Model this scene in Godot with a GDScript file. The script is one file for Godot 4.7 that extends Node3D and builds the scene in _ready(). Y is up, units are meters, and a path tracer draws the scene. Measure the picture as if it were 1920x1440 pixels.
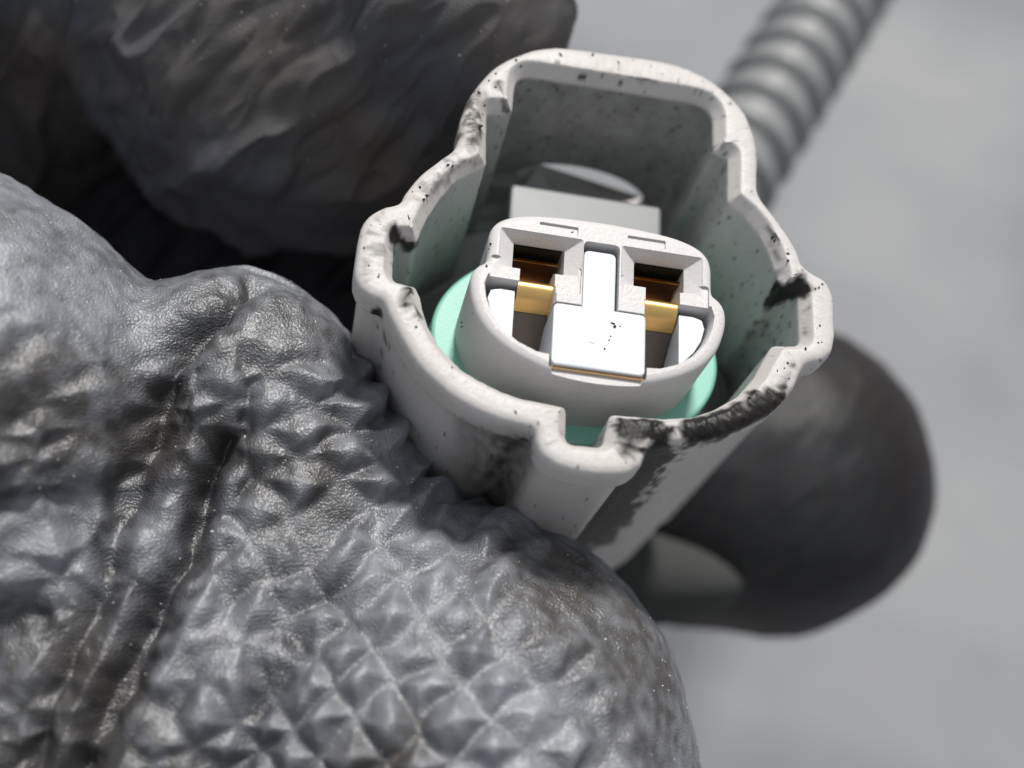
extends Node3D
# A close-up of a two-pin wiring connector held in a black gloved hand, looking down at the ground.
# Shapes are laid out in millimetres and written to the meshes in metres.

const MM := 0.001
const DETAIL := 1.0

var grain := FastNoiseLite.new()      # fine noise, about 0.3 mm
var lumps := FastNoiseLite.new()      # soft noise, about 3 mm
var patches := FastNoiseLite.new()    # broad noise, about 9 mm
var M := {}

# ------------------------------------------------------------------ helpers
func noise(frequency: float, number: int, octaves: int = 3) -> FastNoiseLite:
	var n := FastNoiseLite.new()
	n.noise_type = FastNoiseLite.TYPE_SIMPLEX_SMOOTH
	n.seed = number
	n.frequency = frequency
	n.fractal_octaves = octaves
	return n

func tag(o: Node, label: String, category: String, group := "", kind := "") -> void:
	if label: o.set_meta("label", label)
	if category: o.set_meta("category", category)
	if group: o.set_meta("group", group)
	if kind: o.set_meta("kind", kind)

# verts in mm, smooth normals
func mesh_of(v: PackedVector3Array, ix: PackedInt32Array, mat: Material, col := PackedColorArray()) -> ArrayMesh:
	var n := PackedVector3Array(); n.resize(v.size())
	for k in range(0, ix.size(), 3):
		var a := v[ix[k]]
		var c := (v[ix[k + 2]] - a).cross(v[ix[k + 1]] - a)
		n[ix[k]] += c; n[ix[k + 1]] += c; n[ix[k + 2]] += c
	var p := PackedVector3Array(); p.resize(v.size())
	for k in v.size():
		n[k] = n[k].normalized() if n[k].length_squared() > 1e-20 else Vector3.UP
		p[k] = v[k] * MM
	var a := []; a.resize(Mesh.ARRAY_MAX)
	a[Mesh.ARRAY_VERTEX] = p; a[Mesh.ARRAY_NORMAL] = n; a[Mesh.ARRAY_INDEX] = ix
	if col.size(): a[Mesh.ARRAY_COLOR] = col
	var m := ArrayMesh.new()
	m.add_surface_from_arrays(Mesh.PRIMITIVE_TRIANGLES, a)
	m.surface_set_material(0, mat)
	return m

func put(called: String, m: Mesh, parent: Node) -> MeshInstance3D:
	var o := MeshInstance3D.new()
	o.name = called; o.mesh = m
	parent.add_child(o, true)
	return o

# closed smooth curve through points
func smooth_loop(p: PackedVector2Array, each: int) -> PackedVector2Array:
	var r := PackedVector2Array()
	var n := p.size()
	for i in n:
		for k in each:
			r.append(p[i].cubic_interpolate(p[(i + 1) % n], p[(i + n - 1) % n], p[(i + 2) % n], float(k) / each))
	return r

# polygon with rounded corners: [x, y, radius] triples
func fillet(q: Array) -> PackedVector2Array:
	var r := PackedVector2Array()
	var n := q.size()
	for i in n:
		var p := Vector2(q[i][0], q[i][1])
		var a := Vector2(q[(i + n - 1) % n][0], q[(i + n - 1) % n][1]) - p
		var b := Vector2(q[(i + 1) % n][0], q[(i + 1) % n][1]) - p
		var rad: float = q[i][2]
		var half := absf(a.angle_to(b)) / 2.0
		var t := minf(rad / maxf(tan(half), 0.05), minf(a.length(), b.length()) * 0.48)
		if rad <= 0.0:
			r.append(p); continue
		var s := p + a.normalized() * t
		var e := p + b.normalized() * t
		for k in 7:
			var w := k / 6.0
			r.append(s.lerp(p, w).lerp(p.lerp(e, w), w))
	return r

func resample(p: PackedVector2Array, n: int) -> PackedVector2Array:
	var total := 0.0
	for i in p.size(): total += p[i].distance_to(p[(i + 1) % p.size()])
	var r := PackedVector2Array()
	var i := 0; var gone := 0.0
	for k in n:
		var want := total * k / n
		while gone + p[i].distance_to(p[(i + 1) % p.size()]) < want:
			gone += p[i].distance_to(p[(i + 1) % p.size()]); i = (i + 1) % p.size()
		var l := p[i].distance_to(p[(i + 1) % p.size()])
		r.append(p[i].lerp(p[(i + 1) % p.size()], (want - gone) / maxf(l, 1e-6)))
	return r

func outward(p: PackedVector2Array, wide := 2) -> PackedVector2Array:   # unit normals, for a clockwise loop (as seen from +z)
	var r := PackedVector2Array(); var n := p.size()
	for i in n:
		var t := p[(i + wide) % n] - p[(i + n - wide) % n]
		r.append(Vector2(-t.y, t.x).normalized())
	return r

func clockwise(p: PackedVector2Array) -> PackedVector2Array:
	if not Geometry2D.is_polygon_clockwise(p):
		p.reverse()
	var s := 0.0
	for i in p.size():
		var a := p[i]; var b := p[(i + 1) % p.size()]
		s += a.x * b.y - b.x * a.y
	if s > 0: p.reverse()
	return p

func bridge(ix: PackedInt32Array, a0: int, b0: int, n: int) -> void:   # two rings of n, wound so that a above b faces outward on a clockwise loop
	for i in n:
		var j := (i + 1) % n
		ix.append_array([a0 + i, b0 + i, a0 + j, a0 + j, b0 + i, b0 + j])

# join two rings of different counts that run side by side
func zip(ix: PackedInt32Array, v: PackedVector3Array, a0: int, na: int, b0: int, nb: int, flip := false) -> void:
	var j := 0; var best := INF
	for k in nb:
		var d := v[a0].distance_squared_to(v[b0 + k])
		if d < best: best = d; j = k
	var i := 0; var di := 0; var dj := 0
	while di < na or dj < nb:
		var ai := a0 + i % na; var bj := b0 + j % nb
		var an := a0 + (i + 1) % na; var bn := b0 + (j + 1) % nb
		var step_a := dj >= nb or (di < na and v[an].distance_squared_to(v[bj]) <= v[ai].distance_squared_to(v[bn]))
		if step_a:
			ix.append_array([ai, bj, an] if flip else [ai, an, bj]); i += 1; di += 1
		else:
			ix.append_array([ai, bj, bn] if flip else [ai, bn, bj]); j += 1; dj += 1

# closed solid from stacked rings of the same count, [loop, z] from the top down
func loft(levels: Array, mat: Material) -> ArrayMesh:
	var st := SurfaceTool.new()
	st.begin(Mesh.PRIMITIVE_TRIANGLES)
	st.set_material(mat)
	var n: int = levels[0][0].size()
	var top: PackedInt32Array = Geometry2D.triangulate_polygon(levels[0][0])
	var bottom: PackedInt32Array = Geometry2D.triangulate_polygon(levels[-1][0])
	var at := func(l: int, i: int) -> Vector3:
		var q: Vector2 = levels[l][0][i % n]
		return Vector3(q.x, q.y, levels[l][1])
	for k in range(0, top.size(), 3):
		var a: Vector3 = at.call(0, top[k]); var b: Vector3 = at.call(0, top[k + 1]); var c: Vector3 = at.call(0, top[k + 2])
		var up := (b - a).cross(c - a).z > 0
		for p in ([a, c, b] if up else [a, b, c]): st.add_vertex(p)
	for k in range(0, bottom.size(), 3):
		var l := levels.size() - 1
		var a: Vector3 = at.call(l, bottom[k]); var b: Vector3 = at.call(l, bottom[k + 1]); var c: Vector3 = at.call(l, bottom[k + 2])
		var up := (b - a).cross(c - a).z > 0
		for p in ([a, b, c] if up else [a, c, b]): st.add_vertex(p)
	for l in levels.size() - 1:
		for i in n:
			var a: Vector3 = at.call(l, i); var b: Vector3 = at.call(l, i + 1); var c: Vector3 = at.call(l + 1, i); var d: Vector3 = at.call(l + 1, i + 1)
			for p in [a, c, b, b, c, d]: st.add_vertex(p)
	st.generate_normals()
	return st.commit()

func inset(p: PackedVector2Array, by: float) -> PackedVector2Array:
	var nr := outward(p, 1)
	var r := PackedVector2Array()
	for i in p.size(): r.append(p[i] - nr[i] * by)
	return r

func rect(x0: float, y0: float, x1: float, y1: float, r := 0.0) -> PackedVector2Array:
	return clockwise(fillet([[x0, y0, r], [x1, y0, r], [x1, y1, r], [x0, y1, r]]))

# a prism with a small rounded top edge
func slab(p: PackedVector2Array, z0: float, z1: float, soft: float, mat: Material) -> ArrayMesh:
	p = clockwise(p)
	return loft([[inset(p, soft), z0], [inset(p, soft * 0.3), z0 - soft * 0.3], [p, z0 - soft], [p, z1]], mat)

func metres(m: Mesh, mat: Material, crease := 42.0) -> ArrayMesh:   # a mesh in mm becomes one in metres; faces meeting at a small angle are shaded smooth
	var out := ArrayMesh.new()
	var limit := cos(deg_to_rad(crease))
	for s in m.get_surface_count():
		var a := m.surface_get_arrays(s)
		var src: PackedVector3Array = a[Mesh.ARRAY_VERTEX]
		var ix: PackedInt32Array = a[Mesh.ARRAY_INDEX] if a[Mesh.ARRAY_INDEX] != null else PackedInt32Array(range(src.size()))
		var v := PackedVector3Array(); v.resize(ix.size())
		var n := PackedVector3Array(); n.resize(ix.size())
		var at := {}
		var face := PackedVector3Array(); face.resize(ix.size() / 3)
		for k in range(0, ix.size(), 3):
			var c := (src[ix[k + 2]] - src[ix[k]]).cross(src[ix[k + 1]] - src[ix[k]])
			face[k / 3] = c
			for e in 3:
				var p := src[ix[k + e]]
				v[k + e] = p * MM
				var key := Vector3i((p * 2000.0).round())
				if not at.has(key): at[key] = PackedInt32Array()
				at[key].append(k / 3)
		for k in ix.size():
			var own := face[k / 3].normalized()
			var sum := Vector3.ZERO
			for f in at[Vector3i((src[ix[k]] * 2000.0).round())]:
				if face[f].normalized().dot(own) > limit: sum += face[f]
			n[k] = sum.normalized() if sum.length_squared() > 1e-20 else Vector3.UP
		var b := []; b.resize(Mesh.ARRAY_MAX)
		b[Mesh.ARRAY_VERTEX] = v; b[Mesh.ARRAY_NORMAL] = n
		out.add_surface_from_arrays(Mesh.PRIMITIVE_TRIANGLES, b)
		out.surface_set_material(out.get_surface_count() - 1, mat)
	return out

func noise_picture(frequency: float, number: int, octaves: int, ramp: Gradient = null, side := 512, kind := FastNoiseLite.TYPE_SIMPLEX_SMOOTH) -> NoiseTexture2D:
	var t := NoiseTexture2D.new()
	var n := noise(frequency, number, octaves)
	n.noise_type = kind
	t.noise = n; t.seamless = true; t.width = side; t.height = side; t.normalize = true
	if ramp: t.color_ramp = ramp
	return t

func ramp(stops: Array) -> Gradient:
	var g := Gradient.new()
	var o := PackedFloat32Array(); var c := PackedColorArray()
	for s in stops: o.append(s[0]); c.append(s[1])
	g.offsets = o; g.colors = c
	return g

func grey(x: float) -> Color: return Color(x, x, x)

func lin(r: float, g: float, b: float) -> Color: return Color(r, g, b).linear_to_srgb()

func material(called: String, c: Color, rough: float, metal := 0.0) -> StandardMaterial3D:
	var m := StandardMaterial3D.new()
	m.resource_name = called
	m.albedo_color = c; m.roughness = rough; m.metallic = metal
	M[called] = m
	return m

func solid_maps(m: StandardMaterial3D, tile_mm: float) -> void:
	m.uv1_triplanar = true
	m.uv1_scale = Vector3.ONE * (1000.0 / tile_mm)

# ------------------------------------------------------------------ scene
func _ready() -> void:
	view()
	light()
	noises()
	materials()
	ground()
	await connector()
	conduit()
	hand()

func view() -> void:
	var cam := Camera3D.new()
	cam.name = "camera"
	var lens := CameraAttributesPhysical.new()
	lens.frustum_focal_length = 40.83      # 32.8 degrees high on a 24 mm frame
	lens.frustum_near = 0.01
	lens.frustum_far = 80.0
	lens.frustum_focus_distance = 0.0622
	lens.exposure_aperture = 22.0
	cam.attributes = lens
	cam.fov = rad_to_deg(2.0 * atan(720.0 / 2450.0))
	cam.near = 0.01; cam.far = 80.0
	add_child(cam)
	cam.position = Vector3(-3.875, 42.841, 43.957) * MM
	cam.rotation_degrees = Vector3(-48, 0, 0)
	cam.current = true

func light() -> void:
	var e := Environment.new()
	e.background_mode = Environment.BG_SKY
	var s := ProceduralSkyMaterial.new()
	s.sky_top_color = Color(0.94, 0.975, 1.0)
	s.sky_horizon_color = Color(0.70, 0.72, 0.75)
	s.sky_curve = 0.3
	s.sky_energy_multiplier = 0.70
	s.ground_bottom_color = Color(0.42, 0.42, 0.42)
	s.ground_horizon_color = Color(0.5, 0.5, 0.5)
	s.ground_energy_multiplier = 1.0
	s.sun_angle_max = 1.0
	var sky := Sky.new(); sky.sky_material = s
	e.sky = sky
	e.tonemap_mode = Environment.TONE_MAPPER_LINEAR
	e.tonemap_exposure = 1.25
	e.sdfgi_enabled = true; e.ssao_enabled = true; e.ssil_enabled = true
	var w := WorldEnvironment.new(); w.name = "daylight"; w.environment = e
	add_child(w)
	var sun := DirectionalLight3D.new()
	sun.name = "sun"
	sun.light_energy = 1.02
	sun.light_angular_distance = 11.0
	sun.light_color = Color(1.0, 0.99, 0.97)
	sun.shadow_enabled = true
	add_child(sun)
	sun.look_at_from_position(Vector3.ZERO, -Vector3(0.22, 0.89, -0.36), Vector3.RIGHT)

func noises() -> void:
	grain = noise(2.2, 11, 3)
	lumps = noise(0.28, 5, 3)
	patches = noise(0.09, 23, 3)

func materials() -> void:
	var specks := noise_picture(0.035, 31, 2, ramp([[0.0, Color(0.35, 0.33, 0.3)], [0.05, Color(0.62, 0.6, 0.57)], [0.09, Color(0.95, 0.94, 0.93)], [0.5, Color.WHITE], [1.0, Color(0.93, 0.93, 0.94)]]), 1024)
	var fine := noise_picture(0.06, 8, 4)
	for spec in [["housing_plastic", lin(1, 1, 1), true], ["plug_plastic", lin(0.60, 0.575, 0.57), false]]:
		var m := material(spec[0], spec[1], 0.42)
		m.vertex_color_use_as_albedo = spec[2]
		m.metallic_specular = 0.32
		m.albedo_texture = specks
		m.heightmap_enabled = true; m.heightmap_texture = fine; m.heightmap_scale = 0.0011
		solid_maps(m, 9.0)
	var t := material("spacer_plastic", lin(0.66, 0.69, 0.72), 0.35)
	t.heightmap_enabled = true; t.heightmap_texture = fine; t.heightmap_scale = 0.0004
	solid_maps(t, 9.0)
	var s := material("seal_rubber", lin(0.24, 0.54, 0.44), 0.45)
	s.heightmap_enabled = true; s.heightmap_texture = fine; s.heightmap_scale = 0.0005
	solid_maps(s, 7.0)
	material("grey_plastic", lin(0.17, 0.177, 0.18), 0.45)
	material("added_patch_plastic", lin(0.055, 0.057, 0.055), 0.8).metallic_specular = 0.15
	material("aged_resin", lin(0.62, 0.42, 0.22), 0.4)
	material("dark_plastic", lin(0.10, 0.105, 0.10), 0.6)  # cavity floor, one even dark grey
	material("gold", lin(0.85, 0.54, 0.20), 0.34, 1.0)
	material("dark_metal", lin(0.035, 0.03, 0.022), 0.4, 0.5)
	material("brown_metal", lin(0.13, 0.07, 0.045), 0.35, 0.7)
	material("gold_reflecting_dark", lin(0.15, 0.13, 0.12), 0.33, 0.9)  # lower end of the gold spring, dark reflection put into its colour
	var crud := material("crud", lin(0.035, 0.032, 0.03), 0.7)
	crud.heightmap_enabled = true; crud.heightmap_texture = fine; crud.heightmap_scale = 0.004
	solid_maps(crud, 5.0)
	var g := material("glove_rubber", Color.WHITE, 0.52)
	g.vertex_color_use_as_albedo = true
	g.metallic_specular = 0.68
	var shaded_rubber := material("shaded_glove_rubber", Color.WHITE, 0.5)  # same rubber, with the shade of the fingers behind put into it
	g.heightmap_enabled = true; g.heightmap_texture = noise_picture(0.065, 77, 4, null, 1024); g.heightmap_scale = 0.0075
	g.roughness_texture = noise_picture(0.02, 41, 4, ramp([[0.0, grey(0.62)], [1.0, grey(1.0)]]))
	solid_maps(g, 11.0)
	shaded_rubber.vertex_color_use_as_albedo = true
	shaded_rubber.metallic_specular = 0.42
	shaded_rubber.heightmap_enabled = true; shaded_rubber.heightmap_texture = g.heightmap_texture; shaded_rubber.heightmap_scale = 0.004
	solid_maps(shaded_rubber, 11.0)
	material("dust", lin(0.55, 0.53, 0.5), 0.5)
	var loom := material("loom_plastic", lin(0.23, 0.23, 0.233), 0.42)
	loom.heightmap_enabled = true; loom.heightmap_texture = fine; loom.heightmap_scale = 0.003
	solid_maps(loom, 12.0)
	var c := material("concrete", lin(1, 1, 1), 0.85)
	c.albedo_texture = noise_picture(0.006, 3, 5, ramp([[0.0, lin(0.13, 0.132, 0.142)], [0.5, lin(0.215, 0.218, 0.23)], [1.0, lin(0.27, 0.27, 0.272)]]), 1024)
	c.heightmap_enabled = true; c.heightmap_texture = fine; c.heightmap_scale = 0.05
	c.uv1_triplanar = true; c.uv1_scale = Vector3.ONE * 1.6

func ground() -> void:
	var st := SurfaceTool.new()
	st.begin(Mesh.PRIMITIVE_TRIANGLES)
	st.set_material(M.concrete)
	for p in [Vector3(-25, 0, -25), Vector3(25, 0, -25), Vector3(-25, 0, 25), Vector3(25, 0, -25), Vector3(25, 0, 25), Vector3(-25, 0, 25)]:
		st.set_normal(Vector3.UP); st.add_vertex(p)
	var o := put("concrete_ground", st.commit(), self)
	o.position.y = -0.115
	tag(o, "plain grey concrete ground far below the connector, out of focus", "ground", "", "structure")

# ------------------------------------------------------------------ connector
const CX := 0.3          # middle of the connector's face

func inner_contour() -> PackedVector2Array:
	return resample(clockwise(fillet([
		[-4.45, 12.95, 1.1], [0.2, 13.05, 0], [6.1, 13.1, 1.3], [6.1, 10.05, 0.25], [6.88, 9.95, 0.3], [6.82, 7.1, 0.5],
		[7.7, 6.4, 0.6], [8.43, 5.5, 0.8], [8.96, 4.4, 0.8], [9.3, 3.3, 0.8], [9.42, 2.5, 0.3], [10.35, 2.4, 0.45], [10.35, -0.55, 0.4], [8.95, -0.75, 0.4],
		[8.5, -1.6, 0.8], [7.95, -2.7, 0.8], [7.15, -3.75, 0.8], [6.0, -4.6, 0.8], [5.0, -5.1, 0.8], [3.6, -5.4, 0.8], [1.05, -5.55, 0.35], [0.75, -7.25, 0.4], [-0.95, -7.3, 0.4], [-0.98, -5.5, 0.35],
		[-3.1, -5.35, 0.8], [-4.0, -5.15, 0.8], [-5.15, -4.7, 0.8], [-5.95, -4.3, 0.8], [-6.5, -3.8, 0.8], [-7.1, -3.15, 0.8], [-7.6, -2.35, 0.8], [-7.9, -1.6, 0.8], [-8.1, -0.9, 0.3], [-8.35, -0.4, 0.3],
		[-9.45, -0.3, 0.4], [-9.6, 1.95, 0.5], [-8.5, 2.0, 0.3], [-8.4, 2.6, 0.8], [-8.13, 3.5, 0.8], [-7.61, 4.7, 0.8], [-6.97, 5.8, 0.8], [-5.55, 6.96, 0.4], [-5.75, 10.15, 0.3], [-4.45, 10.45, 0.3],
	])), int(880 * DETAIL))

func outer_contour() -> PackedVector2Array:
	var p := PackedVector2Array()
	for q in [[-1.9, 14.8], [-2.9, 14.6], [-4.02, 14.1], [-5.43, 12.96], [-6.3, 11.62], [-6.85, 10.3], [-7.12, 8.8], [-7.2, 7.5], [-7.88, 6.61], [-8.73, 5.56], [-9.32, 4.46], [-9.6, 3.78],
		[-10.35, 3.35], [-10.95, 2.75], [-11.22, 1.95], [-11.27, 0.34], [-11.2, -0.6], [-10.85, -1.25], [-10.25, -1.6], [-9.8, -1.75], [-9.37, -2.5], [-8.6, -3.75], [-7.84, -4.75], [-6.6, -5.78], [-5.44, -6.4], [-4.2, -6.8], [-2.95, -6.98], [-2.5, -7.1],
		[-2.35, -7.7], [-2.05, -8.25], [-1.4, -8.65], [-0.47, -8.82], [0.59, -8.84], [1.74, -8.62], [2.42, -8.1], [2.68, -7.5], [2.85, -7.02], [3.54, -6.85], [4.63, -6.6], [5.92, -6.15], [6.98, -5.6], [8.2, -4.8], [8.92, -4.2], [9.75, -3.2],
		[10.15, -2.3], [10.5, -1.8], [11.2, -1.5], [11.75, -0.95], [12.0, -0.1], [12.03, 0.7], [12.04, 2.1], [11.7, 3.0], [10.95, 3.43], [10.5, 3.8], [10.2, 4.68], [9.65, 5.62], [8.9, 6.7], [8.42, 7.4], [8.28, 8.17], [8.33, 9.65], [8.2, 11.1],
		[7.65, 12.6], [6.5, 13.87], [5.22, 14.6], [3.93, 14.95], [2.25, 15.02], [0.15, 14.92]]:
		p.append(Vector2(q[0], q[1]))
	return resample(clockwise(smooth_loop(p, 10)), int(1050 * DETAIL))

# grime on the housing, plus a glove reflection painted left of the rib: from, to, radius, strength
const GRIME := [
	[Vector3(5.0, -6.1, -0.1), Vector3(6.6, -5.4, -0.1), 0.85, 1.7], [Vector3(6.6, -5.4, -0.1), Vector3(8.5, -4.1, -0.1), 0.8, 1.7],
	[Vector3(1.8, -6.5, -0.1), Vector3(3.2, -6.3, -0.1), 0.7, 1.5], [Vector3(1.6, -7.4, -0.15), Vector3(1.6, -6.6, -0.1), 0.5, 1.3], [Vector3(3.4, -6.8, -0.9), Vector3(6.5, -5.9, -0.8), 0.5, 0.9],
	[Vector3(3.15, -6.95, -1.2), Vector3(3.3, -6.9, -19), 1.35, 1.6], [Vector3(3.5, -6.6, -2.5), Vector3(4.4, -6.5, -16), 1.35, 1.4], [Vector3(4.2, -6.6, -15), Vector3(5.5, -6.2, -17), 0.5, 0.9],
	[Vector3(-3.2, -6.95, -1.2), Vector3(-2.5, -7.2, -1.6), 0.8, 0.9], [Vector3(-3.2, -6.7, -2.2), Vector3(-2.7, -6.75, -12), 1.7, 0.92], [Vector3(-4.6, -6.4, -2.6), Vector3(-3.6, -6.6, -9), 1.6, 0.7],  # broad stain left of the rib, deepened to paint the glove reflection
	[Vector3(10.3, 2.5, -0.4), Vector3(9.6, 2.4, -1.2), 0.62, 1.5], [Vector3(9.5, 2.2, -1.2), Vector3(9.4, 2.0, -4.5), 0.7, 1.1], [Vector3(10.5, 1.3, -0.2), Vector3(10.4, -0.3, -0.3), 0.28, 1.2],
	[Vector3(9.6, 2.2, -4.5), Vector3(9.6, 1.2, -10), 0.9, 0.6],
	[Vector3(-9.6, 2.1, -0.5), Vector3(-8.9, 2.1, -1.0), 0.5, 1.4], [Vector3(-9.4, 1.2, -1.4), Vector3(-9.4, 0.4, -4), 0.9, 0.8],
	[Vector3(-8.8, -1.1, -0.2), Vector3(-8.3, -2.2, -0.3), 0.42, 1.15], [Vector3(-9.9, -1.8, -1.0), Vector3(-9.8, -1.8, -3.0), 0.4, 1.0], [Vector3(-9.7, -2.0, -3.0), Vector3(-9.5, -2.1, -9.0), 0.5, 0.9],
	[Vector3(-10.4, 2.6, -0.1), Vector3(-10.6, -0.4, -0.1), 0.5, 0.62], [Vector3(-8.9, 4.2, -0.1), Vector3(-7.2, 6.3, -0.1), 0.5, 0.62], [Vector3(-6.6, 7.4, -0.15), Vector3(-6.3, 10.6, -0.1), 0.62, 0.85], [Vector3(-7.0, 7.6, -0.5), Vector3(-6.8, 10.6, -0.6), 0.5, 0.7],
	[Vector3(-6.9, 6.6, -0.1), Vector3(-5.7, 7.2, -0.5), 0.3, 0.8], [Vector3(-5.4, 11.3, 0), Vector3(-5.3, 11.5, 0), 0.24, 1.4], [Vector3(-2.6, 14.75, -0.2), Vector3(-2.5, 14.7, -0.2), 0.2, 1.5],
	[Vector3(-5.0, 10.5, -0.2), Vector3(-4.8, 10.4, -0.5), 0.25, 0.9], [Vector3(6.2, 10.1, -0.5), Vector3(6.8, 10.1, -0.3), 0.3, 0.8], [Vector3(7.0, 9.6, -1.0), Vector3(6.9, 9.4, -4), 0.35, 0.5],
	[Vector3(-1.0, 13.3, -0.4), Vector3(-0.9, 13.3, -0.4), 0.2, 1.4], [Vector3(1.0, 13.3, -0.5), Vector3(1.05, 13.3, -0.5), 0.16, 1.4], [Vector3(0, 13.6, -0.1), Vector3(4.5, 13.4, -0.1), 0.1, 0.7], [Vector3(5.0, 13.4, -0.1), Vector3(7.0, 11.6, -0.1), 0.1, 0.7],
	[Vector3(7.2, 8.5, -0.1), Vector3(7.2, 7.2, -0.1), 0.1, 0.8], [Vector3(7.3, 7.1, -0.1), Vector3(9.4, 4.8, -0.1), 0.18, 0.85], [Vector3(9.0, 5.4, -0.4), Vector3(9.5, 3.2, -0.5), 0.3, 0.62],
	[Vector3(9.7, -2.0, -0.1), Vector3(9.0, -3.4, -0.1), 0.25, 0.9], [Vector3(11.4, 1.6, -0.1), Vector3(12.0, 1.3, -0.8), 0.07, 1.5], [Vector3(11.2, 0.1, -0.1), Vector3(11.5, -0.2, -0.1), 0.07, 0.9], [Vector3(7.6, 8.9, -0.1), Vector3(8.3, 8.9, -0.5), 0.06, 1.5],
	[Vector3(-3.5, 11.5, -2), Vector3(-3.9, 9.8, -4), 0.5, 0.4], [Vector3(-2.5, 13, -1.4), Vector3(4, 13, -2.0), 0.9, 0.25], [Vector3(-0.6, 8.5, 0), Vector3(-0.6, 8.5, 0), 0.1, 0.1],
	[Vector3(-0.5, -8.7, -0.6), Vector3(0.6, -8.6, -0.7), 0.3, 0.4],
]
var grime_boxes := []

func grime_at(p: Vector3) -> float:
	var s := 0.0
	var loaded := false
	var n := 0.0
	for k in GRIME.size():
		if not grime_boxes[k].has_point(p): continue
		var g: Array = GRIME[k]
		var q := Geometry3D.get_closest_point_to_segment(p, g[0], g[1])
		var d: float = p.distance_to(q) / g[2]
		if d < 1.6:
			if not loaded:
				loaded = true
				n = grain.get_noise_3d(p.x * 0.55, p.y * 0.55, p.z * 0.4) * 0.9 + lumps.get_noise_3d(p.x * 2.5, p.y * 2.5, p.z * 1.2) * 0.7
			if g[2] >= 1.4 and g[3] < 1.0:
				s = maxf(s, g[3] * smoothstep(1.35, 0.1, d) * clampf(0.85 + n * 0.4, 0, 1)); continue
			s = maxf(s, smoothstep(0.3, 0.75, g[3] * (1.25 - d * 0.8) * 0.75 + n * 0.6) * minf(g[3], 1.0))
	return clampf(s, 0, 1)

func dirt_and_shade(p: Vector3) -> Color:      # greenish grey below the wiped lip: old dirt with shade and bounce painted in
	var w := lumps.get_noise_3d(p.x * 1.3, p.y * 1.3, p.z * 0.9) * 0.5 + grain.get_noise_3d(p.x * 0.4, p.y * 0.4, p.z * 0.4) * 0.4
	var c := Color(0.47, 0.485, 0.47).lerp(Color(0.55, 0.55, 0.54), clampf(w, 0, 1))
	c = c.lerp(Color(0.22, 0.225, 0.212).lerp(Color(0.38, 0.383, 0.37), clampf(0.5 + w, 0, 1)), smoothstep(9.0, 12.0, p.y))  # back wall of the key tower painted darker still, for its shade
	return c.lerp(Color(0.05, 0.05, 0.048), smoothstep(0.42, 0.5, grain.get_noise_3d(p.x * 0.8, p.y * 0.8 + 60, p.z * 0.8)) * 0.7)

func housing_color(p: Vector3, dirt: float, inside := false) -> Color:
	var base := Color(0.56, 0.53, 0.52)
	var w := patches.get_noise_3d(p.x * 1.5, p.y * 1.5, p.z * 1.5)
	base = base.lerp(Color(0.50, 0.46, 0.43), clampf(w * 0.9 + 0.1, 0, 0.6))
	var fleck := grain.get_noise_3d(p.x * 0.9 + 50, p.y * 0.9, p.z * 0.9)
	if fleck > 0.55: base = base.lerp(Color(0.06, 0.055, 0.05), smoothstep(0.55, 0.62, fleck) * 0.8)
	if inside: base = dirt_and_shade(p)
	return base.lerp(Color(0.014, 0.0135, 0.013).lerp(Color(0.08, 0.065, 0.052), clampf(0.35 + w, 0, 1) * 0.3), dirt)

func arch(x: float) -> float:      # height of the latch window's upper edge in the key tower
	var t := (x - 0.35) / 5.1
	return -7.75 - 3.6 * (1.0 - sqrt(maxf(0.0, 1.0 - t * t))) if absf(t) < 1.0 else -INF

func connector() -> void:
	var root := Node3D.new()
	root.name = "wiring_connector"
	add_child(root)
	root.basis = Basis(Vector3(0.98107, -0.19351, 0.00718), Vector3(0.06023, 0.26967, -0.96107), Vector3(0.18404, 0.94331, 0.27622)).orthonormalized()
	tag(root, "worn light grey two-pin wiring connector with green seal and gold contacts, held in the glove", "connector")
	for g in GRIME:
		grime_boxes.append(AABB(g[0], Vector3.ZERO).expand(g[1]).grow(g[2] * 1.6))
	shroud(root)
	await plug(root)
	seal(root)
	terminals(root)
	crumbs(root)

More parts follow.
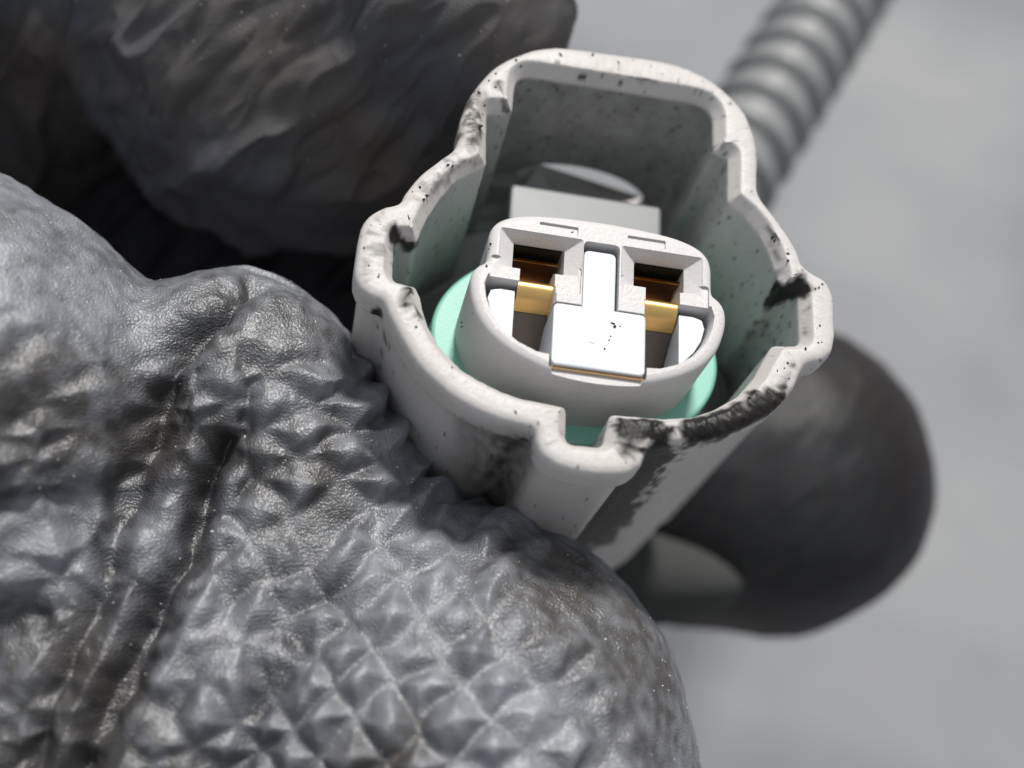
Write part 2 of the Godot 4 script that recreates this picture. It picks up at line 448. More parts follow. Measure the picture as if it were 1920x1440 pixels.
func shroud(root: Node3D) -> void:
	var B := inner_contour(); var O := outer_contour()
	var nb := outward(B, 2); var no := outward(O, 3)
	var v := PackedVector3Array(); var ix := PackedInt32Array()
	var rings := []
	# from the inside bottom up over the rim and down the outside
	var inside := []
	for k in 37: inside.append([0.0, -12.0 + k * 0.3])
	inside += [[0.0, -0.95], [0.0, -0.75], [0.05, -0.64], [0.22, -0.42], [0.38, -0.18], [0.46, -0.06], [0.53, -0.01]]
	for l in inside:
		var z0 := v.size()
		for i in B.size():
			var z: float = l[1]
			if B[i].y > 12.3 and z < -0.95:
				var a := arch(B[i].x)
				if a > -12.0: z = remap(z, -12.0, -0.95, a, -0.95)
			var q: Vector2 = B[i] + nb[i] * l[0]
			v.append(Vector3(q.x, q.y, z))
		rings.append([z0, B.size()])
	var outside := [[0.50, 0.0], [0.36, -0.025], [0.22, -0.08], [0.12, -0.17], [0.05, -0.3], [0.01, -0.45], [0.0, -0.65], [0.0, -0.9], [0.0, -1.15], [0.0, -1.4], [0.01, -1.6], [0.08, -1.75], [0.2, -1.85], [0.3, -1.95], [0.33, -2.15]]
	for k in 58: outside.append([0.34 + k * 0.006, -2.45 - k * 0.4])
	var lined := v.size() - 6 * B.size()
	var first_out := v.size()
	for l in outside:
		var z0 := v.size()
		for i in O.size():
			var z: float = l[1]
			if O[i].y > 13.4 and z < -2.2:
				var a := arch(O[i].x)
				if a > -24.0: z = remap(z, -25.25, -2.15, a, -2.15)
			var q: Vector2 = O[i] - no[i] * l[0]
			v.append(Vector3(q.x, q.y, z))
		rings.append([z0, O.size()])
	# a ring midway on the flat rim
	var mid := v.size()
	var top_in: int = rings[inside.size() - 1][0]
	for i in O.size():
		var a := v[first_out + i]
		var best := INF; var at := a
		for k in B.size():
			var d := a.distance_squared_to(v[top_in + k])
			if d < best: best = d; at = v[top_in + k]
		v.append(a.lerp(at, 0.5))
	var n_in := inside.size()
	for r in range(n_in - 1): bridge(ix, rings[r + 1][0], rings[r][0], B.size())
	# the inside was wound for an outside face; turn it
	for k in range(0, ix.size(), 3):
		var t := ix[k + 1]; ix[k + 1] = ix[k + 2]; ix[k + 2] = t
	for r in range(n_in, rings.size() - 1): bridge(ix, rings[r][0], rings[r + 1][0], O.size())
	bridge(ix, mid, rings[n_in][0], O.size())
	zip(ix, v, mid, O.size(), top_in, B.size(), false)
	zip(ix, v, rings[-1][0], O.size(), rings[0][0], B.size(), true)
	# wear, grime and its relief
	var col := PackedColorArray(); col.resize(v.size())
	for k in v.size():
		var p := v[k]
		var dirt := grime_at(p)
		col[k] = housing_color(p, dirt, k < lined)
		if p.z > -3.0:
			var g := grain.get_noise_3d(p.x * 0.8, p.y * 0.8, p.z * 0.8)
			v[k].z += g * 0.02 + dirt * (0.04 + g * 0.10)
			v[k].x += g * 0.015 + dirt * g * 0.05
			v[k].y += g * 0.015 - dirt * g * 0.05
	put("shroud", mesh_of(v, ix, M.housing_plastic, col), root)
	# floor of the cavity round the seal
	var f := PackedVector2Array()
	for k in 120:
		var a := -TAU * k / 120
		f.append(Vector2(CX + cos(a) * 9.6, sin(a) * 6.6))
	var fl := loft([[f, -9.4], [f, -10.4]], M.dark_plastic)
	put("shroud_floor", metres(fl, M.dark_plastic), root)
	# tab of the latch in the key tower
	var tab := slab(rect(-3.75, 4.6, 4.45, 8.75, 0.35), -4.2, -9.0, 0.22, M.grey_plastic)
	put("latch_tab", metres(tab, M.grey_plastic), root)
	# added dome behind the housing, standing for the lit side of the finger
	var dome := []
	for q in [[0.15, -28.2], [0.45, -28.5], [0.7, -29.1], [0.88, -30.0], [0.97, -31.2], [1.0, -33.0], [0.9, -35.5]]:
		var b := PackedVector2Array()
		for k in 72:
			var a := -TAU * k / 72
			b.append(Vector2(7.2 + cos(a) * 11.4 * q[0], -2.4 + sin(a) * 3.2 * q[0]))
		dome.append([b, q[1]])
	put("added_patch", metres(loft(dome, M.added_patch_plastic), M.added_patch_plastic), root)

func plug_outline() -> PackedVector2Array:
	var half := [[1.0, 4.42], [2.2, 4.36], [3.6, 4.2], [4.65, 3.87], [5.25, 3.4], [5.48, 2.75], [5.5, 1.7], [5.56, 1.25], [5.88, 0.98], [6.12, 0.6], [6.2, 0.0], [6.08, -0.8], [5.72, -1.75], [5.1, -2.6], [4.2, -3.28], [3.2, -3.75], [2.2, -4.08], [1.1, -4.25]]
	var p := PackedVector2Array()
	for q in half: p.append(Vector2(q[0], q[1]))
	p.append(Vector2(0, -4.3))
	for k in range(half.size() - 1, -1, -1): p.append(Vector2(-half[k][0], half[k][1]))
	p.append(Vector2(0, 4.44))
	return resample(clockwise(smooth_loop(p, 8)), 260)

func csg(mesh_: Mesh, op: int, parent: Node) -> void:
	var c := CSGMesh3D.new()
	c.mesh = mesh_; c.operation = op
	parent.add_child(c)

func plug(root: Node3D) -> void:
	var P := plug_outline()
	var mat: Material = M.plug_plastic
	var all := CSGCombiner3D.new()
	add_child(all)
	var CUT := CSGShape3D.OPERATION_SUBTRACTION
	csg(loft([[inset(P, 0.42), 0.0], [inset(P, 0.25), -0.04], [inset(P, 0.12), -0.13], [inset(P, 0.04), -0.26], [P, -0.45], [P, -5.0], [inset(P, -0.15), -9.0]], mat), CSGShape3D.OPERATION_UNION, all)
	var funnel := func(s: float) -> void:
		var a := rect(s * 0.98, 1.05, s * 4.95, 3.12, 0.12)
		var b := rect(s * 1.72, 1.4, s * 4.22, 2.78, 0.06)
		csg(loft([[inset(a, -0.12), 0.1], [a, -0.06], [b, -0.62]], mat), CUT, all)
		csg(loft([[b, -0.6], [b, -7.0]], mat), CUT, all)
		# gap in the shelf for the contact, lowered shelf
		csg(loft([[rect(s * 2.2, -1.0, s * 3.9, 2.1, 0.1), 0.3], [rect(s * 2.25, -1.0, s * 3.85, 2.1, 0.1), -7.0]], mat), CUT, all)
		csg(loft([[rect(s * 0.98, 0.1, s * 5.3, 1.6, 0.12), 0.3], [rect(s * 0.98, 0.1, s * 5.3, 1.6, 0.12), -0.16]], mat), CUT, all)
		# the pocket below the shelf: the outline, set in
		var w := PackedVector2Array()
		for q in [[2.2, 0.42], [5.4, 0.42], [5.46, 0.0], [5.35, -0.7], [5.05, -1.45], [4.5, -2.2], [3.75, -2.75], [2.9, -3.1], [2.2, -3.25]]: w.append(Vector2(s * q[0], q[1]))
		w = clockwise(w)
		csg(loft([[inset(w, -0.1), 0.2], [inset(w, -0.1), -0.1], [w, -0.3], [w, -6.0]], mat), CUT, all)
		csg(slab(rect(s * 1.22, 3.3, s * 3.12, 3.8, 0.08), 0.2, -0.12, 0.01, mat), CUT, all)
	funnel.call(-1.0)
	funnel.call(1.0)
	csg(loft([[rect(-0.92, -0.6, 0.86, 3.12, 0.3), 0.2], [rect(-0.88, -0.6, 0.82, 3.08, 0.3), -6.0]], mat), CUT, all)
	csg(loft([[rect(-2.32, -3.86, 2.28, -0.42, 0.16), 0.2], [rect(-2.32, -3.86, 2.28, -0.42, 0.16), -6.0]], mat), CUT, all)
	csg(loft([[rect(-2.3, -4.9, 2.25, -3.6, 0.1), 0.2], [rect(-2.1, -4.9, 2.05, -3.6, 0.1), -0.3]], mat), CUT, all)
	await get_tree().process_frame
	var baked := all.bake_static_mesh()
	all.free()
	var o := put("inner_housing", metres(baked, mat), root)
	o.position.x = CX * MM
	# white spacer: stem, block and the two wings in the pockets
	var st := SurfaceTool.new()
	st.begin(Mesh.PRIMITIVE_TRIANGLES); st.set_material(M.spacer_plastic)
	st.append_from(slab(rect(-0.84, -0.8, 0.78, 2.82, 0.34), -0.3, -5, 0.12, M.spacer_plastic), 0, Transform3D())
	st.append_from(slab(rect(-2.24, -3.72, 2.2, -0.5, 0.3), 0.03, -5.2, 0.11, M.spacer_plastic), 0, Transform3D())
	var pip := PackedVector2Array()
	for k in 20: pip.append(Vector2(-0.35 + cos(-TAU * k / 20) * 0.17, -2.25 + sin(-TAU * k / 20) * 0.17))
	st.append_from(slab(pip, 0.07, -0.2, 0.05, M.spacer_plastic), 0, Transform3D())
	for s in [-1.0, 1.0]:
		var w := PackedVector2Array()
		for q in [[3.98, 0.16], [4.7, 0.2], [5.15, 0.05], [5.28, -0.4], [5.1, -1.1], [4.75, -1.75], [4.4, -2.15], [3.98, -2.5]]: w.append(Vector2(s * q[0], q[1]))
		st.append_from(slab(w, -0.62, -5, 0.08, M.spacer_plastic), 0, Transform3D())
	var sp := put("spacer", metres(st.commit(), M.spacer_plastic), root)
	sp.position.x = CX * MM
	var edge := put("resin_edge", metres(slab(rect(-2.18, -3.85, 2.14, -3.73, 0.03), -0.12, -1.5, 0.03, M.aged_resin), M.aged_resin), root)
	edge.position.x = CX * MM
	edge.set_meta("label", "amber edge along the foot of the white spacer")
	sp.set_meta("label", "bright white T-shaped spacer between the contacts")

func seal(root: Node3D) -> void:
	var v := PackedVector3Array(); var ix := PackedInt32Array()
	var prof := [[-1.5, -5.02], [-0.25, -4.98], [-0.1, -5.02], [0.0, -5.15], [0.0, -5.9], [-0.12, -6.05], [-0.3, -6.3], [-0.12, -6.55], [0.05, -6.75], [0.05, -7.1], [-0.3, -7.4], [-0.3, -7.8], [0.05, -8.1], [0.05, -8.5], [-0.3, -9.6]]
	var n := 160
	for q in prof:
		for k in n:
			var a := -TAU * k / n
			v.append(Vector3(CX + cos(a) * (7.4 + q[0]), 0.05 + sin(a) * (5.4 + q[0]), q[1]))
	for r in prof.size() - 1: bridge(ix, r * n, (r + 1) * n, n)
	put("rubber_seal", mesh_of(v, ix, M.seal_rubber), root).set_meta("label", "pale green rubber seal round the inner housing")

func strip(path: PackedVector2Array, x0: float, x1: float, thick: float, mat: Material) -> ArrayMesh:   # a bent metal strip: path in (y, z)
	var st := SurfaceTool.new()
	st.begin(Mesh.PRIMITIVE_TRIANGLES); st.set_material(mat)
	var n := path.size()
	var nr := PackedVector2Array()
	for i in n:
		var t := path[mini(i + 1, n - 1)] - path[maxi(i - 1, 0)]
		nr.append(Vector2(-t.y, t.x).normalized() * thick / 2)
	var face := func(a: Vector3, b: Vector3, c: Vector3, d: Vector3, g: int) -> void:
		st.set_smooth_group(g)
		for p in [a, b, c, b, d, c]: st.add_vertex(p * MM)
	for i in n - 1:
		var a := path[i]; var b := path[i + 1]
		var u0 := a + nr[i]; var u1 := b + nr[i + 1]; var l0 := a - nr[i]; var l1 := b - nr[i + 1]
		face.call(Vector3(x0, u0.x, u0.y), Vector3(x1, u0.x, u0.y), Vector3(x0, u1.x, u1.y), Vector3(x1, u1.x, u1.y), 1)
		face.call(Vector3(x1, l0.x, l0.y), Vector3(x0, l0.x, l0.y), Vector3(x1, l1.x, l1.y), Vector3(x0, l1.x, l1.y), 2)
		face.call(Vector3(x0, l0.x, l0.y), Vector3(x0, u0.x, u0.y), Vector3(x0, l1.x, l1.y), Vector3(x0, u1.x, u1.y), 3)
		face.call(Vector3(x1, u0.x, u0.y), Vector3(x1, l0.x, l0.y), Vector3(x1, u1.x, u1.y), Vector3(x1, l1.x, l1.y), 4)
	st.generate_normals()
	return st.commit()

func curve(p: Array, each := 8) -> PackedVector2Array:
	var r := PackedVector2Array()
	for i in p.size() - 1:
		var g := func(k: int) -> Vector2: var q: Array = p[clampi(k, 0, p.size() - 1)]; return Vector2(q[0], q[1])
		for k in each: r.append((g.call(i) as Vector2).cubic_interpolate(g.call(i + 1), g.call(i - 1), g.call(i + 2), float(k) / each))
	r.append(Vector2(p[-1][0], p[-1][1]))
	return r

func terminals(root: Node3D) -> void:
	for s in [-1.0, 1.0]:
		var t := Node3D.new(); t.name = "terminal"
		root.add_child(t, true)
		t.position.x = (CX + s * 3.05) * MM
		put("spring_contact", strip(curve([[0.95, -3.2], [0.98, -1.6], [0.9, -1.0], [0.66, -0.62], [0.36, -0.6], [0.02, -0.86], [-0.22, -1.3], [-0.3, -1.6]]), -0.86, 0.86, 0.14, M.gold), t)
		put("spring_back", strip(curve([[-0.32, -1.66], [-0.7, -2.25], [-1.4, -3.1], [-2.9, -4.6]]), -0.86, 0.86, 0.14, M.gold_reflecting_dark), t)
		put("contact_blade", strip(curve([[2.28, -1.2], [2.28, -1.32]], 1), -1.2, 1.2, 0.1, M.gold), t)
		put("inner_blade", strip(curve([[2.28, -1.33], [2.3, -2.6], [1.2, -3.4]], 4), -1.18, 1.18, 0.1, M.brown_metal), t)  # same blade below its lit edge, the unlit brown put into the colour
		put("terminal_box", strip(curve([[2.72, -0.7], [2.70, -5.0]], 2), -1.24, 1.24, 0.06, M.dark_metal), t)
		put("terminal_floor", strip(curve([[2.6, -4.4], [0.9, -4.2]], 2), -1.2, 1.2, 0.1, M.brown_metal), t)

func crumbs(root: Node3D) -> void:
	# loose specks of dirt along the rim and on the plug
	var rng := RandomNumberGenerator.new(); rng.seed = 4
	var sp := SphereMesh.new()
	sp.radius = 0.5; sp.height = 1.0; sp.radial_segments = 7; sp.rings = 4
	sp.material = M.crud
	var places := []
	var O := outer_contour()
	for k in 130:
		var i := rng.randi_range(0, O.size() - 1)
		var no := outward(O, 3)[i]
		var q := O[i] - no * rng.randf_range(0.3, 1.1)
		if q.x > -4.0 and q.y > 5 and rng.randf() < 0.75: continue
		if q.y < -5.0 and q.x < 1.0 and rng.randf() < 0.8: continue
		places.append([Vector3(q.x, q.y, 0.0), rng.randf_range(0.04, 0.15)])
	for k in 34:
		var a := rng.randf_range(PI * 1.05, PI * 1.95)
		places.append([Vector3(CX + cos(a) * 6.22, sin(a) * 4.1, rng.randf_range(-4.8, -0.6)), rng.randf_range(0.04, 0.1)])
	for q in [[-5.2, 0.9, -0.02, 0.13], [-5.15, 1.9, -0.1, 0.1], [-5.1, 2.2, -0.1, 0.11], [-1.2, 3.55, -0.15, 0.13], [0.9, -1.2, 0.03, 0.12], [1.0, -1.35, 0.03, 0.16], [1.25, -1.3, 0.03, 0.1], [0.82, -1.9, 0.03, 0.11], [0.75, -2.1, 0.03, 0.1], [0.55, -2.6, 0.03, 0.12], [-6.1, -1.9, -5.35, 0.2], [-5.9, -0.8, -5.35, 0.12]]:
		places.append([Vector3(q[0], q[1], q[2]), q[3]])
	var mm := MultiMesh.new()
	mm.transform_format = MultiMesh.TRANSFORM_3D
	mm.mesh = sp; mm.instance_count = places.size()
	for k in places.size():
		var r: float = places[k][1] * MM
		var b := Basis.from_euler(Vector3(rng.randf() * TAU, rng.randf() * TAU, rng.randf() * TAU)) * Basis.from_scale(Vector3(r * rng.randf_range(0.8, 2.4), r * 0.9, r * rng.randf_range(0.6, 1.1)))
		mm.set_instance_transform(k, Transform3D(b, places[k][0] * MM))
	var o := MultiMeshInstance3D.new()
	o.name = "dirt_crumbs"; o.multimesh = mm
	o.set_meta("kind", "stuff")
	root.add_child(o)

# ------------------------------------------------------------------ the corrugated conduit
func view_frame(o: Node3D) -> void:      # the hand and the conduit lie in a frame tipped like the photographer's view
	o.rotation_degrees.x = -48

func conduit() -> void:
	var axis := Curve3D.new()
	for q in [[-6.0, -8.0, -42.0], [4.0, 0.0, -40.0], [10.6, 8.7, -43.5], [29.5, 37.0, -62.75], [47.0, 66.0, -88.0]]:
		axis.add_point(Vector3(q[0], q[1], q[2]))
	for k in range(1, axis.point_count - 1):
		var t := (axis.get_point_position(k + 1) - axis.get_point_position(k - 1)).normalized() * 4.0
		axis.set_point_in(k, -t); axis.set_point_out(k, t)
	axis.bake_interval = 0.2
	var v := PackedVector3Array(); var ix := PackedInt32Array()
	var n := 56
	var length := axis.get_baked_length()
	var steps := int(length / 0.16)
	for s in steps + 1:
		var at := length * s / steps
		var p := axis.sample_baked(at, true)
		var t := (axis.sample_baked(minf(at + 0.6, length), true) - axis.sample_baked(maxf(at - 0.6, 0), true)).normalized()
		var x := t.cross(Vector3(0.2, 0.1, 1)).normalized(); var y := x.cross(t)
		var w := sin(TAU * at / 3.7)
		var r := 4.2 + 0.5 * signf(w) * pow(absf(w), 0.6)
		for k in n:
			var a := TAU * k / n
			v.append(p + (x * cos(a) + y * sin(a)) * r)
	for s in steps: bridge(ix, (s + 1) * n, s * n, n)
	var o := put("corrugated_conduit", mesh_of(v, ix, M.loom_plastic), self)
	view_frame(o)
	tag(o, "dark grey corrugated cable conduit slanting away behind the connector", "conduit")

# ------------------------------------------------------------------ the gloved hand
# bones: from, to, radius at each end; all joined into one skin
const BONES := [
	# thumb: folds at the joint, pad and tip in front of the connector
	[Vector3(-17.9, -4.7, -4.6), Vector3(-20.8, -13.0, -7.5), 6.5, 10.5, 2.0],
	[Vector3(-14.1, -9.2, -4.2), Vector3(-14.9, -16.2, -6.0), 5.5, 9.6, 2.5],
	[Vector3(-23.4, -20.0, -7.0), Vector3(-7.2, -22.9, -5.2), 13.4, 11.9, 3.0],
	[Vector3(-7.2, -22.9, -5.2), Vector3(-2.4, -34.0, -9.0), 11.9, 10.2, 3.0],
	[Vector3(-33.2, -5.9, -3.4), Vector3(-30.0, -20.0, -8.0), 11.6, 13.0, 1.6],
	[Vector3(-32.4, -5.8, -3.4), Vector3(-58.0, -6.0, -22.0), 11.8, 16.0, 3.0],
	# index finger, folded, behind the key tower
	[Vector3(-8.9, 17.9, -14.0), Vector3(-17.2, 15.2, -19.0), 7.9, 10.0, 3.0],
	[Vector3(-17.2, 15.2, -19.0), Vector3(-27.5, 26.0, -24.0), 10.0, 11.0, 3.0],
	[Vector3(-27.5, 26.0, -24.0), Vector3(-52.0, 16.0, -36.0), 11.0, 13.0, 3.0],
	# finger seen at the upper left corner
	[Vector3(-40.0, 19.5, -17.0), Vector3(-54.0, 12.0, -30.0), 5.0, 9.0, 2.0],
	# middle finger, passing behind the connector to its tip at the right
	[Vector3(16.0, -11.2, -39.5), Vector3(-12.0, -8.4, -44.0), 12.0, 12.4, 3.0],
	[Vector3(-12.0, -8.0, -44.0), Vector3(-48.0, 2.0, -50.0), 12.6, 15.0, 3.0],
	# palm and wrist
	[Vector3(-38.0, 14.0, -50.0), Vector3(-13.0, 1.0, -44.0), 17.0, 12.0, 4.0],
	[Vector3(-38.0, 14.0, -50.0), Vector3(-62.0, 0.0, -40.0), 18.0, 22.0, 5.0],
	[Vector3(-62.0, 0.0, -38.0), Vector3(-92.0, -12.0, -38.0), 21.0, 19.0, 5.0],
]
# creases pressed into the thumb of the glove: points across the view (laid on the skin when built), depth, width
const CREASES := [
	[[Vector2(-16.3, 1.0), Vector2(-17.6, -0.4), Vector2(-18.6, -1.3), Vector2(-19.5, -2.8), Vector2(-20.0, -4.5), Vector2(-20.1, -6.8)], 1.30, 0.42],
	[[Vector2(-20.1, -6.8), Vector2(-20.9, -8.8), Vector2(-21.7, -12.1), Vector2(-22.7, -15.1), Vector2(-23.6, -17.8), Vector2(-24.2, -20.6)], 1.10, 0.55],
	[[Vector2(-17.1, -7.0), Vector2(-18.1, -9.4), Vector2(-18.4, -11.4), Vector2(-19.3, -13.2), Vector2(-20.1, -15.3), Vector2(-21.1, -17.6), Vector2(-22.4, -20.8)], 1.50, 0.40],
	[[Vector2(-16.2, -2.8), Vector2(-15.8, -4.5), Vector2(-16.1, -6.5), Vector2(-15.9, -8.2), Vector2(-16.7, -9.8)], 0.55, 0.35],
	[[Vector2(-26.5, -10.1), Vector2(-25.1, -9.3), Vector2(-23.7, -8.6), Vector2(-22.6, -9.9)], 0.80, 1.00],
	[[Vector2(-24.6, -5.6), Vector2(-23.7, -6.3), Vector2(-23.2, -7.5), Vector2(-24.6, -8.8)], 0.60, 1.00],
	[[Vector2(-12.2, -13.2), Vector2(-14.0, -16.0), Vector2(-14.7, -18.1), Vector2(-15.2, -20.8)], 0.90, 1.70],
	[[Vector2(-18.4, -3.3), Vector2(-18.6, -4.9), Vector2(-19.3, -6.8), Vector2(-19.8, -8.2)], 0.50, 0.30],
	[[Vector2(-26.0, -14.8), Vector2(-24.4, -13.9), Vector2(-23.0, -13.6)], 0.70, 0.60],
	[[Vector2(-16.1, -13.2), Vector2(-16.8, -15.1), Vector2(-18.4, -17.4)], 0.50, 0.80],
]
var creases := []

func skin(p: Vector3) -> float:
	var d := 1e3
	for b in BONES:
		var a: Vector3 = b[0]
		var ab: Vector3 = b[1] - a
		var t := clampf((p - a).dot(ab) / ab.length_squared(), 0, 1)
		var e: float = p.distance_to(a + ab * t) - lerpf(b[2], b[3], t)
		var k: float = b[4]
		var h := maxf(k - absf(d - e), 0.0) / k
		d = minf(d, e) - h * h * k * 0.25
	return d

func tri(x: float) -> float: return absf(fposmod(x, 1.0) * 2.0 - 1.0)

func relief(p: Vector3, coarse: bool) -> float:
	# raised diamonds of the grip, folds and unevenness of the rubber
	var thumb := smoothstep(-20.0, -13.0, p.z) * (1.0 - smoothstep(4.5, 8.0, p.y))
	var far := 0.0
	if thumb < 0.98:
		var r := lumps.get_noise_3d(p.x * 0.24, p.y * 0.24, p.z * 0.24)
		var q := p.x * 0.72 - p.y * 0.69
		var fold := 1.0 - absf(lumps.get_noise_3d(q * 0.5, (p.x + p.y) * 0.12, p.z * 0.25)) * 3.2
		var kink := 1.0 - absf(lumps.get_noise_3d(q * 1.1 + 40, (p.x + p.y) * 0.3, p.z * 0.4)) * 3.0
		far = r * 0.45 + maxf(fold, 0) * (0.9 if p.y > 2.0 else 0.12) + maxf(kink, 0) * (0.2 if p.y > 2.0 else 0.05)
	if thumb < 0.02: return far
	var wx := p.x + lumps.get_noise_3d(p.x * 0.5, p.y * 0.5, p.z * 0.5) * 1.1
	var wy := p.y + lumps.get_noise_3d(p.x * 0.5 + 30, p.y * 0.5, p.z * 0.5) * 1.1
	var a := (0.66 * wx + 0.70 * wy + 0.28 * p.z) / 1.85
	var b := (-0.62 * wx + 0.74 * wy - 0.22 * p.z) / 1.85
	var dia := minf(tri(a), tri(b))
	var each := 0.72 + 1.0 * lumps.get_noise_3d(roundf(a) * 7.3, roundf(b) * 7.3, 3.0)      # no two diamonds stand equally proud
	var amount := smoothstep(-21.0, -12.0, p.x) * smoothstep(9.0, -1.0, p.y - (-p.x * 0.1 - 6.0)) * (0.95 + 0.35 * patches.get_noise_3d(p.x, p.y, p.z))
	amount = maxf(amount, 0.42) * smoothstep(5.0, -3.0, p.x + 0.35 * (p.y + 22.0))
	amount *= lerpf(0.22, 1.0, smoothstep(1.5, -6.0, p.y + maxf(-p.x - 24.0, 0.0) * -0.6))
	var out := smoothstep(0.0, 0.9, dia) * 1.05 * amount * clampf(each, 0.05, 1.3)
	out += lumps.get_noise_3d(p.x * 0.45, p.y * 0.45, p.z * 0.45) * 0.4
	out += lumps.get_noise_3d(p.x * 2.4, p.y * 2.4, p.z * 2.4) * 0.06
	out += grain.get_noise_3d(p.x * 0.6, p.y * 0.6, p.z * 0.6) * 0.025
	var cut := 0.0
	for c in creases:
		if not c[3].has_point(p): continue
		var near := INF
		for k in c[0].size() - 1:
			near = minf(near, p.distance_to(Geometry3D.get_closest_point_to_segment(p, c[0][k], c[0][k + 1])))
		near = maxf(near + lumps.get_noise_3d(p.x * 0.9, p.y * 0.9 + 9, p.z) * 0.7, 0.0)
		cut = maxf(cut, c[1] * (exp(-(sqrt(near * near + 0.06) - 0.24) / c[2]) + 0.45 * exp(-near * near / 3.5)))
	out -= cut
	return out * thumb + far * (1.0 - thumb)

func lay_creases() -> void:
	for c in CREASES:
		var on := []
		var box := AABB()
		for q in c[0]:
			var p := Vector3(q.x, q.y, 14.0)
			for k in 24:
				var d := skin(p)
				if d < 0.02: break
				p.z -= d
			box = AABB(p, Vector3.ZERO) if on.is_empty() else box.expand(p)
			on.append(p)
		creases.append([on, c[1], c[2], box.grow(c[2] * 5.0)])

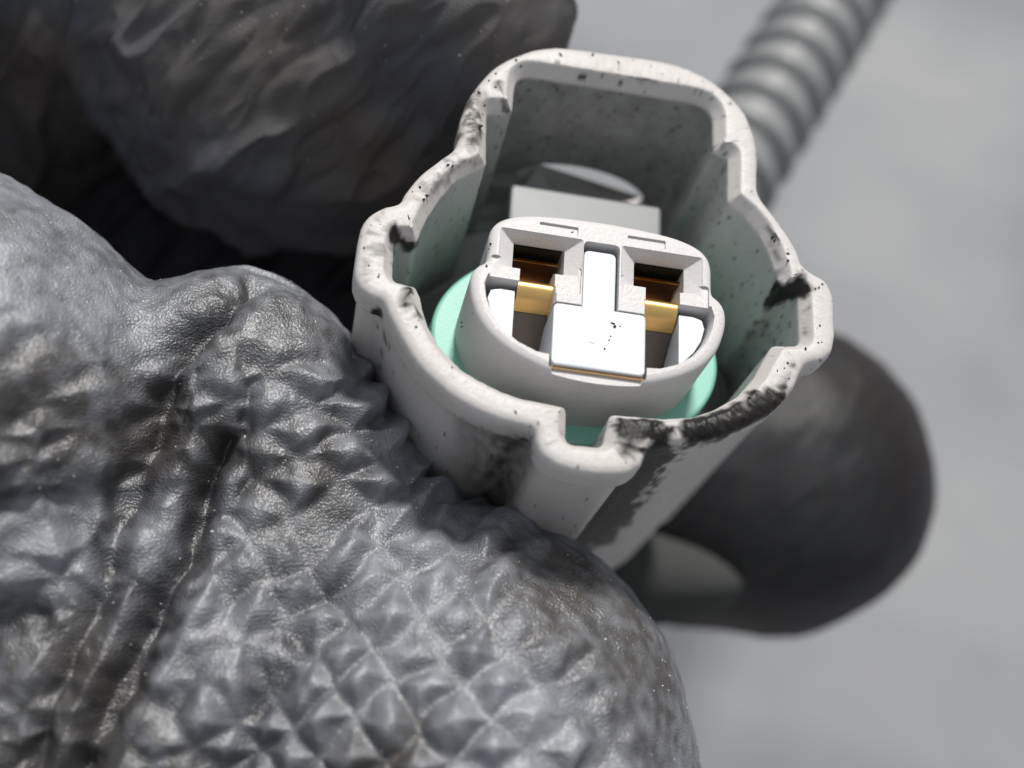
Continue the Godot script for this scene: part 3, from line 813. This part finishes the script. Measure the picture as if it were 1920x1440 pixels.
func hand() -> void:
	lay_creases()
	var t0 := Time.get_ticks_msec()
	var h := 0.9
	var blk := 8
	var lo := Vector3(1e3, 1e3, 1e3); var hi := -lo
	for b in BONES:
		for k in 2:
			var p: Vector3 = b[k]; var r: float = b[2 + k] + 2.0
			lo = lo.min(p - Vector3.ONE * r); hi = hi.max(p + Vector3.ONE * r)
	var nb := Vector3i(((hi - lo) / (h * blk)).ceil())
	var verts := PackedVector3Array()
	var cell := {}
	var val := {}
	var dims := nb * blk + Vector3i.ONE * 2
	var sample := func(i: int, j: int, k: int) -> float:
		var key := (i * dims.y + j) * dims.z + k
		if val.has(key): return val[key]
		var d := skin(lo + Vector3(i, j, k) * h)
		val[key] = d
		return d
	var corners := [Vector3i(0, 0, 0), Vector3i(1, 0, 0), Vector3i(0, 1, 0), Vector3i(1, 1, 0), Vector3i(0, 0, 1), Vector3i(1, 0, 1), Vector3i(0, 1, 1), Vector3i(1, 1, 1)]
	var edges := [[0, 1], [2, 3], [4, 5], [6, 7], [0, 2], [1, 3], [4, 6], [5, 7], [0, 4], [1, 5], [2, 6], [3, 7]]
	var ix := PackedInt32Array()
	var crossing := []
	for bx in nb.x:
		for by in nb.y:
			for bz in nb.z:
				var mid := lo + (Vector3(bx, by, bz) + Vector3.ONE * 0.5) * h * blk
				if absf(skin(mid)) > h * blk * 0.9 + 1.0: continue
				for i in range(bx * blk, bx * blk + blk):
					for j in range(by * blk, by * blk + blk):
						# a whole row can be skipped where it stays far from the skin
						var k := bz * blk
						while k < bz * blk + blk:
							var d0: float = sample.call(i, j, k)
							if absf(d0) > h * 2.6:
								k += 1; continue
							var f := PackedFloat32Array()
							var neg := 0
							for c in corners:
								var d: float = sample.call(i + c.x, j + c.y, k + c.z)
								f.append(d)
								if d < 0: neg += 1
							if neg > 0 and neg < 8:
								var sum := Vector3.ZERO; var cnt := 0
								for e in edges:
									var fa: float = f[e[0]]; var fb: float = f[e[1]]
									if (fa < 0) != (fb < 0):
										sum += Vector3(corners[e[0]]).lerp(Vector3(corners[e[1]]), fa / (fa - fb)); cnt += 1
								cell[(i * dims.y + j) * dims.z + k] = verts.size()
								verts.append(lo + (Vector3(i, j, k) + sum / cnt) * h)
								for ax in 3:
									var fb: float = f[[1, 2, 4][ax]]
									if (f[0] < 0) != (fb < 0): crossing.append([i, j, k, ax, f[0] < 0])
							k += 1
	for c in crossing:
		var o := []
		var base := Vector3i(c[0], c[1], c[2])
		var u: Vector3i = [Vector3i(0, 1, 0), Vector3i(0, 0, 1), Vector3i(1, 0, 0)][c[3]]
		var w: Vector3i = [Vector3i(0, 0, 1), Vector3i(1, 0, 0), Vector3i(0, 1, 0)][c[3]]
		var ok := true
		for q in [base, base - u, base - u - w, base - w]:
			var key: int = (q.x * dims.y + q.y) * dims.z + q.z
			if not cell.has(key): ok = false; break
			o.append(cell[key])
		if ok:
			if c[4]: ix.append_array([o[0], o[2], o[1], o[0], o[3], o[2]])
			else: ix.append_array([o[0], o[1], o[2], o[0], o[2], o[3]])
	# finer where the photograph looks
	var eye := Vector3(-3.875, -4.0 + 8.0, 61.25)
	eye = Vector3(-3.875, -4.0, 61.25)
	for pass_ in 3:
		var limit: float = [0.55, 0.3, 0.17][pass_]
		var split := {}
		var wanted := func(a: int, b: int) -> int:
			var key := mini(a, b) * 10000000 + maxi(a, b)
			if split.has(key): return split[key]
			var m := (verts[a] + verts[b]) * 0.5
			var r := -1
			var rel := m - eye
			var dep := -rel.z
			if dep > 20:
				var sx := absf(rel.x / dep); var sy := absf(rel.y / dep)
				var l := limit * (1.0 if m.z > -16.0 else 1.9)
				if sx < 0.44 and sy < 0.34 and verts[a].distance_to(verts[b]) > l * 1.25:
					r = verts.size()
					verts.append(m)
			split[key] = r
			return r
		var out := PackedInt32Array()
		for t in range(0, ix.size(), 3):
			var a := ix[t]; var b := ix[t + 1]; var c := ix[t + 2]
			# leave faces that look away
			var nrm := (verts[c] - verts[a]).cross(verts[b] - verts[a])
			var ab: int = wanted.call(a, b); var bc: int = wanted.call(b, c); var ca: int = wanted.call(c, a)
			var s := (1 if ab >= 0 else 0) + (2 if bc >= 0 else 0) + (4 if ca >= 0 else 0)
			match s:
				0: out.append_array([a, b, c])
				1: out.append_array([a, ab, c, ab, b, c])
				2: out.append_array([a, b, bc, a, bc, c])
				4: out.append_array([a, b, ca, b, c, ca])
				3: out.append_array([ab, b, bc, a, ab, bc, a, bc, c])
				6: out.append_array([bc, c, ca, a, b, bc, a, bc, ca])
				5: out.append_array([a, ab, ca, ab, b, c, ab, c, ca])
				7: out.append_array([a, ab, ca, ab, b, bc, ca, bc, c, ab, bc, ca])
		ix = out
	# settle each point on the skin, then raise the relief along its normal
	var col := PackedColorArray(); col.resize(verts.size())
	for k in verts.size():
		var p := verts[k]
		var e := 0.25
		var d := skin(p)
		var g := Vector3(skin(p + Vector3(e, 0, 0)) - d, skin(p + Vector3(0, e, 0)) - d, skin(p + Vector3(0, 0, e)) - d).normalized()
		p -= g * d
		var r := relief(p, false)
		verts[k] = p + g * r
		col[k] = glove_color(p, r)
	var root := Node3D.new()
	root.name = "gloved_hand"
	add_child(root)
	view_frame(root)
	tag(root, "hand in a dusty black textured rubber glove pinching the grey connector", "hand")
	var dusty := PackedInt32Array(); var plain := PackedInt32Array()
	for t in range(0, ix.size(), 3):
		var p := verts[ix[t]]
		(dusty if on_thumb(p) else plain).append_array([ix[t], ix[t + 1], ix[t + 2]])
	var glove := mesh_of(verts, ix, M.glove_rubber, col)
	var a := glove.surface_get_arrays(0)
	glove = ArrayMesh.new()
	for part in [[dusty, M.glove_rubber], [plain, M.shaded_glove_rubber]]:
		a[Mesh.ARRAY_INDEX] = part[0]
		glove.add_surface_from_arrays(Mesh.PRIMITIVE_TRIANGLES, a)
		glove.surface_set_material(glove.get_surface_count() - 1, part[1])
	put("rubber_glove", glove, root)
	dust(root, verts)
	print("hand: ", verts.size(), " points, ", ix.size() / 3, " faces, ", Time.get_ticks_msec() - t0, " ms")

func dust(root: Node3D, verts: PackedVector3Array) -> void:      # pale grains of grit stuck to the glove
	var rng := RandomNumberGenerator.new(); rng.seed = 12
	var sp := SphereMesh.new()
	sp.radius = 0.5; sp.height = 1.0; sp.radial_segments = 6; sp.rings = 3
	sp.material = M.dust
	var at := []
	while at.size() < 420:
		var p := verts[rng.randi_range(0, verts.size() - 1)]
		if p.z > -20.0 and (p.z > -9.0 or rng.randf() < 0.3): at.append(p)
	var mm := MultiMesh.new()
	mm.transform_format = MultiMesh.TRANSFORM_3D
	mm.mesh = sp; mm.instance_count = at.size()
	for k in at.size():
		var r := rng.randf_range(0.03, 0.085) * MM * (1.6 if rng.randf() < 0.08 else 1.0)
		mm.set_instance_transform(k, Transform3D(Basis.from_euler(Vector3(rng.randf() * TAU, rng.randf() * TAU, 0)) * Basis.from_scale(Vector3(r * rng.randf_range(1, 2), r, r)), at[k] * MM))
	var o := MultiMeshInstance3D.new()
	o.name = "grit"; o.multimesh = mm
	o.set_meta("kind", "stuff")
	root.add_child(o)

func on_thumb(p: Vector3) -> bool:
	return p.z > -17.0 and p.y < 6.5 and not (p.y > 3.2 and p.x > -27.5 and p.z < -8.0)

func glove_color(p: Vector3, r: float) -> Color:
	var w := patches.get_noise_3d(p.x * 0.8, p.y * 0.8, p.z * 0.8)
	var fine := grain.get_noise_3d(p.x * 0.4 + 9, p.y * 0.4, p.z * 0.4)
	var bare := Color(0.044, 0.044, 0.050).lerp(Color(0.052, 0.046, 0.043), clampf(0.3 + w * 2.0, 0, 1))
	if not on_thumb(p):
		return bare * lerpf(1.6, 0.25, smoothstep(-22.0, -30.0, p.z))  # fingers behind darken with depth, shade painted into the rubber colour
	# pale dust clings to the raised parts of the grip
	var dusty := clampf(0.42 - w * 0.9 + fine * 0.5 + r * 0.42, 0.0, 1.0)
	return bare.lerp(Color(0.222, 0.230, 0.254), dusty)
